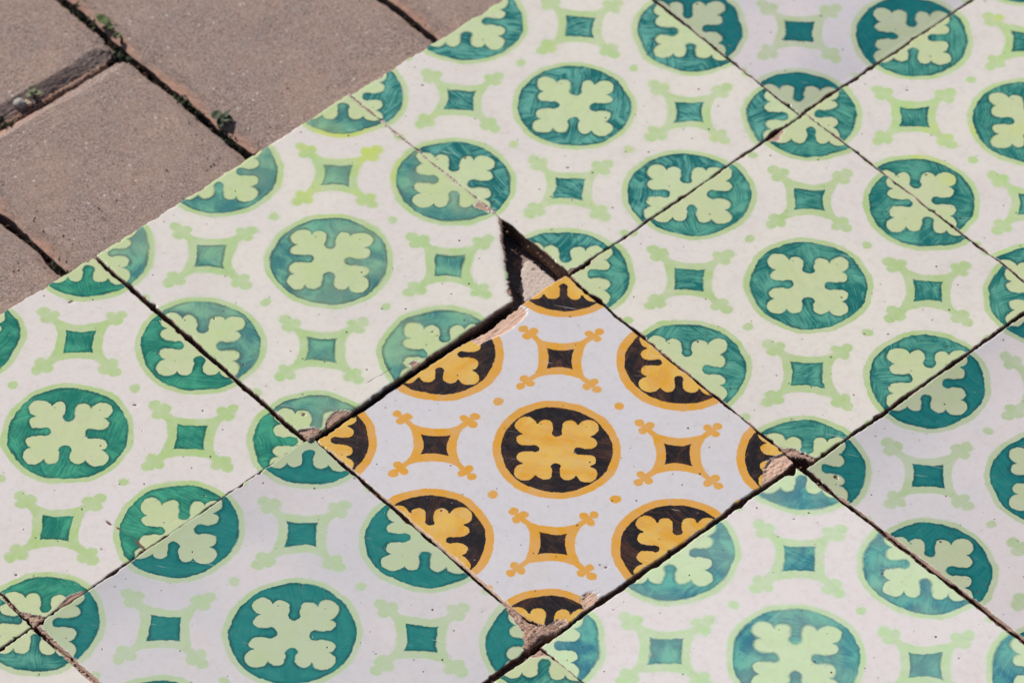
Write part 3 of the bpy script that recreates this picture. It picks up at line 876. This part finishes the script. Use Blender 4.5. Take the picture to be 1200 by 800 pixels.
E_ = rows()
base = E_.index(-0.0807)
coarse = None
for r in range(len(E_) - 1):
    a, b = E_[r], E_[r + 1]
    par = (r - base) % 2                       # 0: the row with the joint at t = -0.304
    t0 = -0.304 if par == 0 else -0.202
    for k in range(-3, 5):
        ta, tb = t0 + k * 0.204, t0 + (k + 1) * 0.204
        if tb < -0.78 or ta > 0.6: continue
        cen = PD * (ta + tb) / 2 + PN * (a + b) / 2
        near = ta < -0.15 and tb > -0.42 and -0.2 < (a + b) / 2 < 0.3 or abs(cen[0]) + abs(cen[1] - 0.08) < 0.13
        if near:
            me = paver_mesh((tb - ta) * 1000 - 3.8, (b - a) * 1000 - 3.9, 200 + r * 13 + k * 3.3)
        else:
            if coarse is None:
                coarse = paver_mesh(200.5, 100.5, 333.0, n=(50, 30))
            me = coarse
        o = mesh_obj('paver', me, paving)
        rn = random.Random(r * 91 + k)
        o.location = (cen[0], cen[1] + 0.00135, -0.0105 + rn.uniform(-0.0006, 0.0004))
        o.rotation_euler = (rn.uniform(-0.004, 0.004), rn.uniform(-0.004, 0.004), math.atan2(PD[1], PD[0]))

def strip(t, n0, n1, w):
    a = [PD * (t - w) + PN * n for n in np.linspace(n0, n1, 9)]
    b = [PD * (t + w) + PN * n for n in np.linspace(n1, n0, 9)]
    return [(p[0] * 1000, (p[1] + 0.00135) * 1000) for p in a + b]


JSAND = granular('joint_sand', [(0.12, 0.07, 0.05, 1), (0.40, 0.26, 0.20, 1), (0.46, 0.31, 0.25, 1), (0.30, 0.17, 0.12, 1)], scale=1000, bump=0.0006)
lump('joint_sand', 0, 0, strip(-0.3046, -0.079, 0.012, 0.0016), 1.2, -15.2, paving, 91.0, n=150).data.materials[0] = JSAND


# ------------------------------------------------------------------ ground sheet beyond the paving
gn = 61
gxs = np.sign(np.linspace(-1, 1, gn)) * np.abs(np.linspace(-1, 1, gn)) ** 3 * 60
GX, GY = np.meshgrid(gxs, gxs, indexing='ij')
GZ = np.full(GX.shape, -0.026) - 0.004 * vnoise(GX * 3, GY * 3, 5)
qi = np.arange(GX.size).reshape(GX.shape)
gq = np.stack([qi[:-1, :-1], qi[1:, :-1], qi[1:, 1:], qi[:-1, 1:]], -1).reshape(-1, 4)
mesh_obj('ground', mesh_from('ground', np.stack([GX.ravel(), GY.ravel(), GZ.ravel()], 1), gq, [GROUND], None, True), kind='structure')


# ------------------------------------------------------------------ weeds in the joints
def leaf_mat(name, a, b):
    m = bpy.data.materials.new(name)
    m.use_nodes = True
    nt = m.node_tree
    g = G(nt)
    bs = nt.nodes['Principled BSDF']
    geo = nt.nodes.new('ShaderNodeNewGeometry')
    k = g.noise(geo.outputs['Position'], 500.0, 2.0)
    nt.links.new(g.mix(g.ramp(k, 0.3, 0.7), a, b), bs.inputs['Base Color'])
    bs.inputs['Roughness'].default_value = 0.75
    return m


LEAF = leaf_mat('weed_leaf', (0.035, 0.05, 0.025, 1), (0.075, 0.10, 0.05, 1))
LEAF_B = leaf_mat('weed_leaf_bright', (0.05, 0.075, 0.018, 1), (0.10, 0.14, 0.035, 1))
LEAF_P = leaf_mat('weed_leaf_pale', (0.12, 0.13, 0.06, 1), (0.20, 0.21, 0.12, 1))
STEM = leaf_mat('weed_stem', (0.05, 0.035, 0.02, 1), (0.10, 0.06, 0.03, 1))


def leaf_mesh(length, width, droop, seed, thick=0.0006):
    nu, nv = 14, 9
    V = []
    for side in (0, 1):
        for i in range(nu):
            s = i / (nu - 1)
            w = width * (math.sin(math.pi * min(s * 0.93 + 0.05, 1.0)) ** 0.7)
            for j in range(nv):
                t = j / (nv - 1) * 2 - 1
                x = s * length
                y = t * w * 0.5
                z = -droop * s * s * length + 0.16 * abs(t) * w - 0.3 * t * t * 0.1 * w + (0.0004 * math.sin(s * 9 + seed))
                V.append((x, y, z - (thick * (1 - t * t * 0.8)) * side))
    F = []
    o = nu * nv
    for i in range(nu - 1):
        for j in range(nv - 1):
            q = [i * nv + j, (i + 1) * nv + j, (i + 1) * nv + j + 1, i * nv + j + 1]
            F.append(q)
            F.append([o + k for k in q[::-1]])
    for i in range(nu - 1):
        F.append([i * nv, o + i * nv, o + (i + 1) * nv, (i + 1) * nv])
        j = nv - 1
        F.append([i * nv + j, (i + 1) * nv + j, o + (i + 1) * nv + j, o + i * nv + j])
    return V, F


def tube(pts, radii, n=7):
    V, F = [], []
    for k, (p, r) in enumerate(zip(pts, radii)):
        a = Vector(pts[min(k + 1, len(pts) - 1)]) - Vector(pts[max(k - 1, 0)])
        a.normalize()
        u = a.orthogonal().normalized(); w = a.cross(u)
        for i in range(n):
            q = Vector(p) + (u * math.cos(i * 2 * math.pi / n) + w * math.sin(i * 2 * math.pi / n)) * r
            V.append(tuple(q))
    for k in range(len(pts) - 1):
        for i in range(n):
            F.append([k * n + i, k * n + (i + 1) % n, (k + 1) * n + (i + 1) % n, (k + 1) * n + i])
    return V, F


def weed(loc, leaves, mat, label, group=None, stem_h=0.006):
    root = empty('weed', loc, label=label, category='weed')
    root.scale = (0.85, 0.85, 0.65)
    if group:
        root['group'] = group
    V, F = tube([(0, 0, -0.004), (0.0006, 0, stem_h * 0.5), (0, 0.0005, stem_h)], [0.0009, 0.0008, 0.0005])
    mesh_obj('stem', mesh_from('stem', V, F, [STEM]), root)
    for n, (az, el, ln, wd, dr) in enumerate(leaves):
        V, F = leaf_mesh(ln, wd, dr, n * 1.7)
        o = mesh_obj('leaf', mesh_from('leaf', V, F, [mat]), root)
        o.location = (0, 0, stem_h * (0.9 - 0.15 * n / max(1, len(leaves))))
        o.rotation_euler = (0, -R(el), R(az))
    return root


weed((-0.1440, 0.1975, -0.0125), [(150, 22, 0.0062, 0.0062, 0.25), (350, 18, 0.0058, 0.0056, 0.25), (30, 45, 0.0068, 0.0022, 0.0), (265, 2, 0.0050, 0.0042, 0.4)],
     LEAF, 'small dark green weed sprouting from the paver joint near the tile edge', stem_h=0.004)
weed((-0.1960, 0.2555, -0.0125), [(138, 15, 0.0095, 0.0058, 0.15), (300, 10, 0.0045, 0.003, 0.3)], LEAF_B,
     'green weed with one long leaf in the joint at the top', stem_h=0.003)
weed((-0.1905, 0.2475, -0.0125), [(140, 20, 0.0042, 0.0034, 0.2)], LEAF_B,
     'tiny single-leaved weed where three pavers meet', stem_h=0.003)
weed((-0.2265, 0.2120, -0.0125), [(110, 25, 0.0052, 0.0040, 0.2), (10, 15, 0.0055, 0.0030, 0.3), (200, 15, 0.0042, 0.003, 0.3)], LEAF_P,
     'pale green weed in the joint beside the dark paver edge', stem_h=0.003)


# ------------------------------------------------------------------ grit: loose crumbs in the joints
def pebble(loc, size, mat, label, seed, flat=0.6):
    n = 14
    V, F = [], []
    for i in range(n + 1):
        th = math.pi * i / n
        for j in range(n):
            ph = 2 * math.pi * j / n
            d = np.array([math.sin(th) * math.cos(ph), math.sin(th) * math.sin(ph), math.cos(th)])
            r = 1 + 0.55 * (float(vnoise(d[0] * 1.6 + 9, d[1] * 1.6 + d[2] * 2.1, seed)) - 0.5)
            V.append(d * r * size * np.array([1, 0.8, flat]))
    for i in range(n):
        for j in range(n):
            F.append([i * n + j, (i + 1) * n + j, (i + 1) * n + (j + 1) % n, i * n + (j + 1) % n])
    o = mesh_obj('pebble', mesh_from('pebble', np.array(V), F, [mat], None, True), None, label=label, category='pebble')
    o.location = loc
    o.rotation_euler = (0, 0, seed)
    return o


PEB = granular('pebble_grey', [(0.30, 0.28, 0.26, 1), (0.48, 0.45, 0.42, 1), (0.42, 0.38, 0.34, 1), (0.36, 0.32, 0.28, 1)], scale=900)
PEB_T = granular('pebble_tan', [(0.36, 0.27, 0.20, 1), (0.55, 0.43, 0.34, 1), (0.50, 0.38, 0.30, 1), (0.42, 0.32, 0.25, 1)], scale=900)
pebble((-0.2325, 0.2075, -0.0125), 0.0034, PEB, 'pale grey pebble beside the pale green weed', 3.1)
pebble((-0.2285, 0.2080, -0.0130), 0.0020, PEB_T, 'small tan pebble in the joint under the pale weed', 5.2)


def crumbs(name, n, seed, place, mat, rlo=0.0005, rhi=0.0016):
    rn = random.Random(seed)
    V, F = [], []
    for q in range(n):
        x, y, z = place(rn)
        r = rn.uniform(rlo, rhi)
        b = len(V)
        for dx in (-1, 1):
            for dy in (-1, 1):
                for dz in (-1, 1):
                    V.append((x + r * dx * rn.uniform(.4, 1), y + r * dy * rn.uniform(.4, 1), z + r * dz * rn.uniform(.3, .8)))
        for f in ((0, 1, 3, 2), (4, 6, 7, 5), (0, 4, 5, 1), (2, 3, 7, 6), (0, 2, 6, 4), (1, 5, 7, 3)):
            F.append([b + k for k in f])
    return mesh_obj(name, mesh_from(name, V, F, [mat], None, False), None, kind='stuff')


def in_paver_joint(rn):
    if rn.random() < 0.75:
        t, n = rn.uniform(-0.36, -0.2), rn.choice((0.0215, 0.0215, -0.0807, 0.1287)) + rn.gauss(0, 0.0022)
    else:
        t, n = -0.304 + rn.gauss(0, 0.002), rn.uniform(-0.09, 0.02)
    p = PD * t + PN * n
    return p[0], p[1], -0.0185 + rn.uniform(0, 0.002)


def in_tile_joint(rn):
    if rn.random() < 0.5:
        u, v = rn.choice((-0.5, 0.5)) + rn.gauss(0, 0.0025), rn.uniform(-2, 2.6)
    else:
        u, v = rn.uniform(-1.45, 1.3), rn.choice((-1.5, -0.5, 0.5, 1.5)) + rn.gauss(0, 0.0025)
    p = EU * u + EV * v
    return p[0], p[1], -0.0032 + rn.uniform(-0.0004, 0.0008)


crumbs('joint_grit', 700, 5, in_paver_joint, SOIL, 0.0005, 0.0014)
crumbs('tile_joint_grit', 1100, 8, in_tile_joint, BED, 0.0003, 0.0008)


def on_pavers(rn):
    if rn.random() < 0.6:
        t, n = rn.uniform(-0.34, -0.21), rn.choice((0.0215, -0.0807, 0.1287)) + rn.choice((-1, 1)) * (0.005 + abs(rn.gauss(0, 0.006)))
    else:
        t, n = -0.222 + -abs(rn.gauss(0, 0.012)), rn.uniform(-0.1, 0.16)
    p = PD * t + PN * n
    return p[0], p[1] + 0.00135, -0.0105 + rn.uniform(-0.0002, 0.0001)


def in_hole(rn):
    return rn.uniform(-0.024, 0.006), rn.uniform(0.094, 0.122), -0.0088 + rn.uniform(-0.0014, 0.0002)


crumbs('sand_grit', 160, 15, on_pavers, PAVER, 0.0002, 0.00045)
crumbs('hole_grit', 60, 18, in_hole, MORTAR, 0.0003, 0.0009)


def moss(name, seed, place, n, mat):
    """Cushion of tiny upright leaflets down in a joint."""
    rn = random.Random(seed)
    V, F = [], []
    for q in range(n):
        x, y, z = place(rn)
        a = rn.uniform(0, 6.28); l = rn.uniform(0.0009, 0.0022); w = l * 0.4
        dx, dy = math.cos(a), math.sin(a)
        b = len(V)
        V += [(x - dy * w, y + dx * w, z), (x + dy * w, y - dx * w, z), (x + dx * l * 0.7 + dy * w * .5, y + dy * l * 0.7 - dx * w * .5, z + l), (x + dx * l * 0.7 - dy * w * .5, y + dy * l * 0.7 + dx * w * .5, z + l)]
        F.append([b, b + 1, b + 2, b + 3])
    return mesh_obj(name, mesh_from(name, V, F, [mat], None, False), None, kind='stuff')


def moss_spot(rn):
    t0, n0, sp = rn.choice(((-0.332, 0.0215, 0.008), (-0.305, 0.018, 0.004), (-0.262, 0.0215, 0.005), (-0.235, 0.0215, 0.006), (-0.304, -0.045, 0.006), (-0.215, -0.0807, 0.005)))
    t, n = t0 + rn.gauss(0, sp), n0 + rn.gauss(0, 0.0013)
    p = PD * t + PN * n
    return p[0], p[1] + 0.00135, -0.0165 + rn.uniform(0, 0.0025)


moss('moss', 4, moss_spot, 480, LEAF)
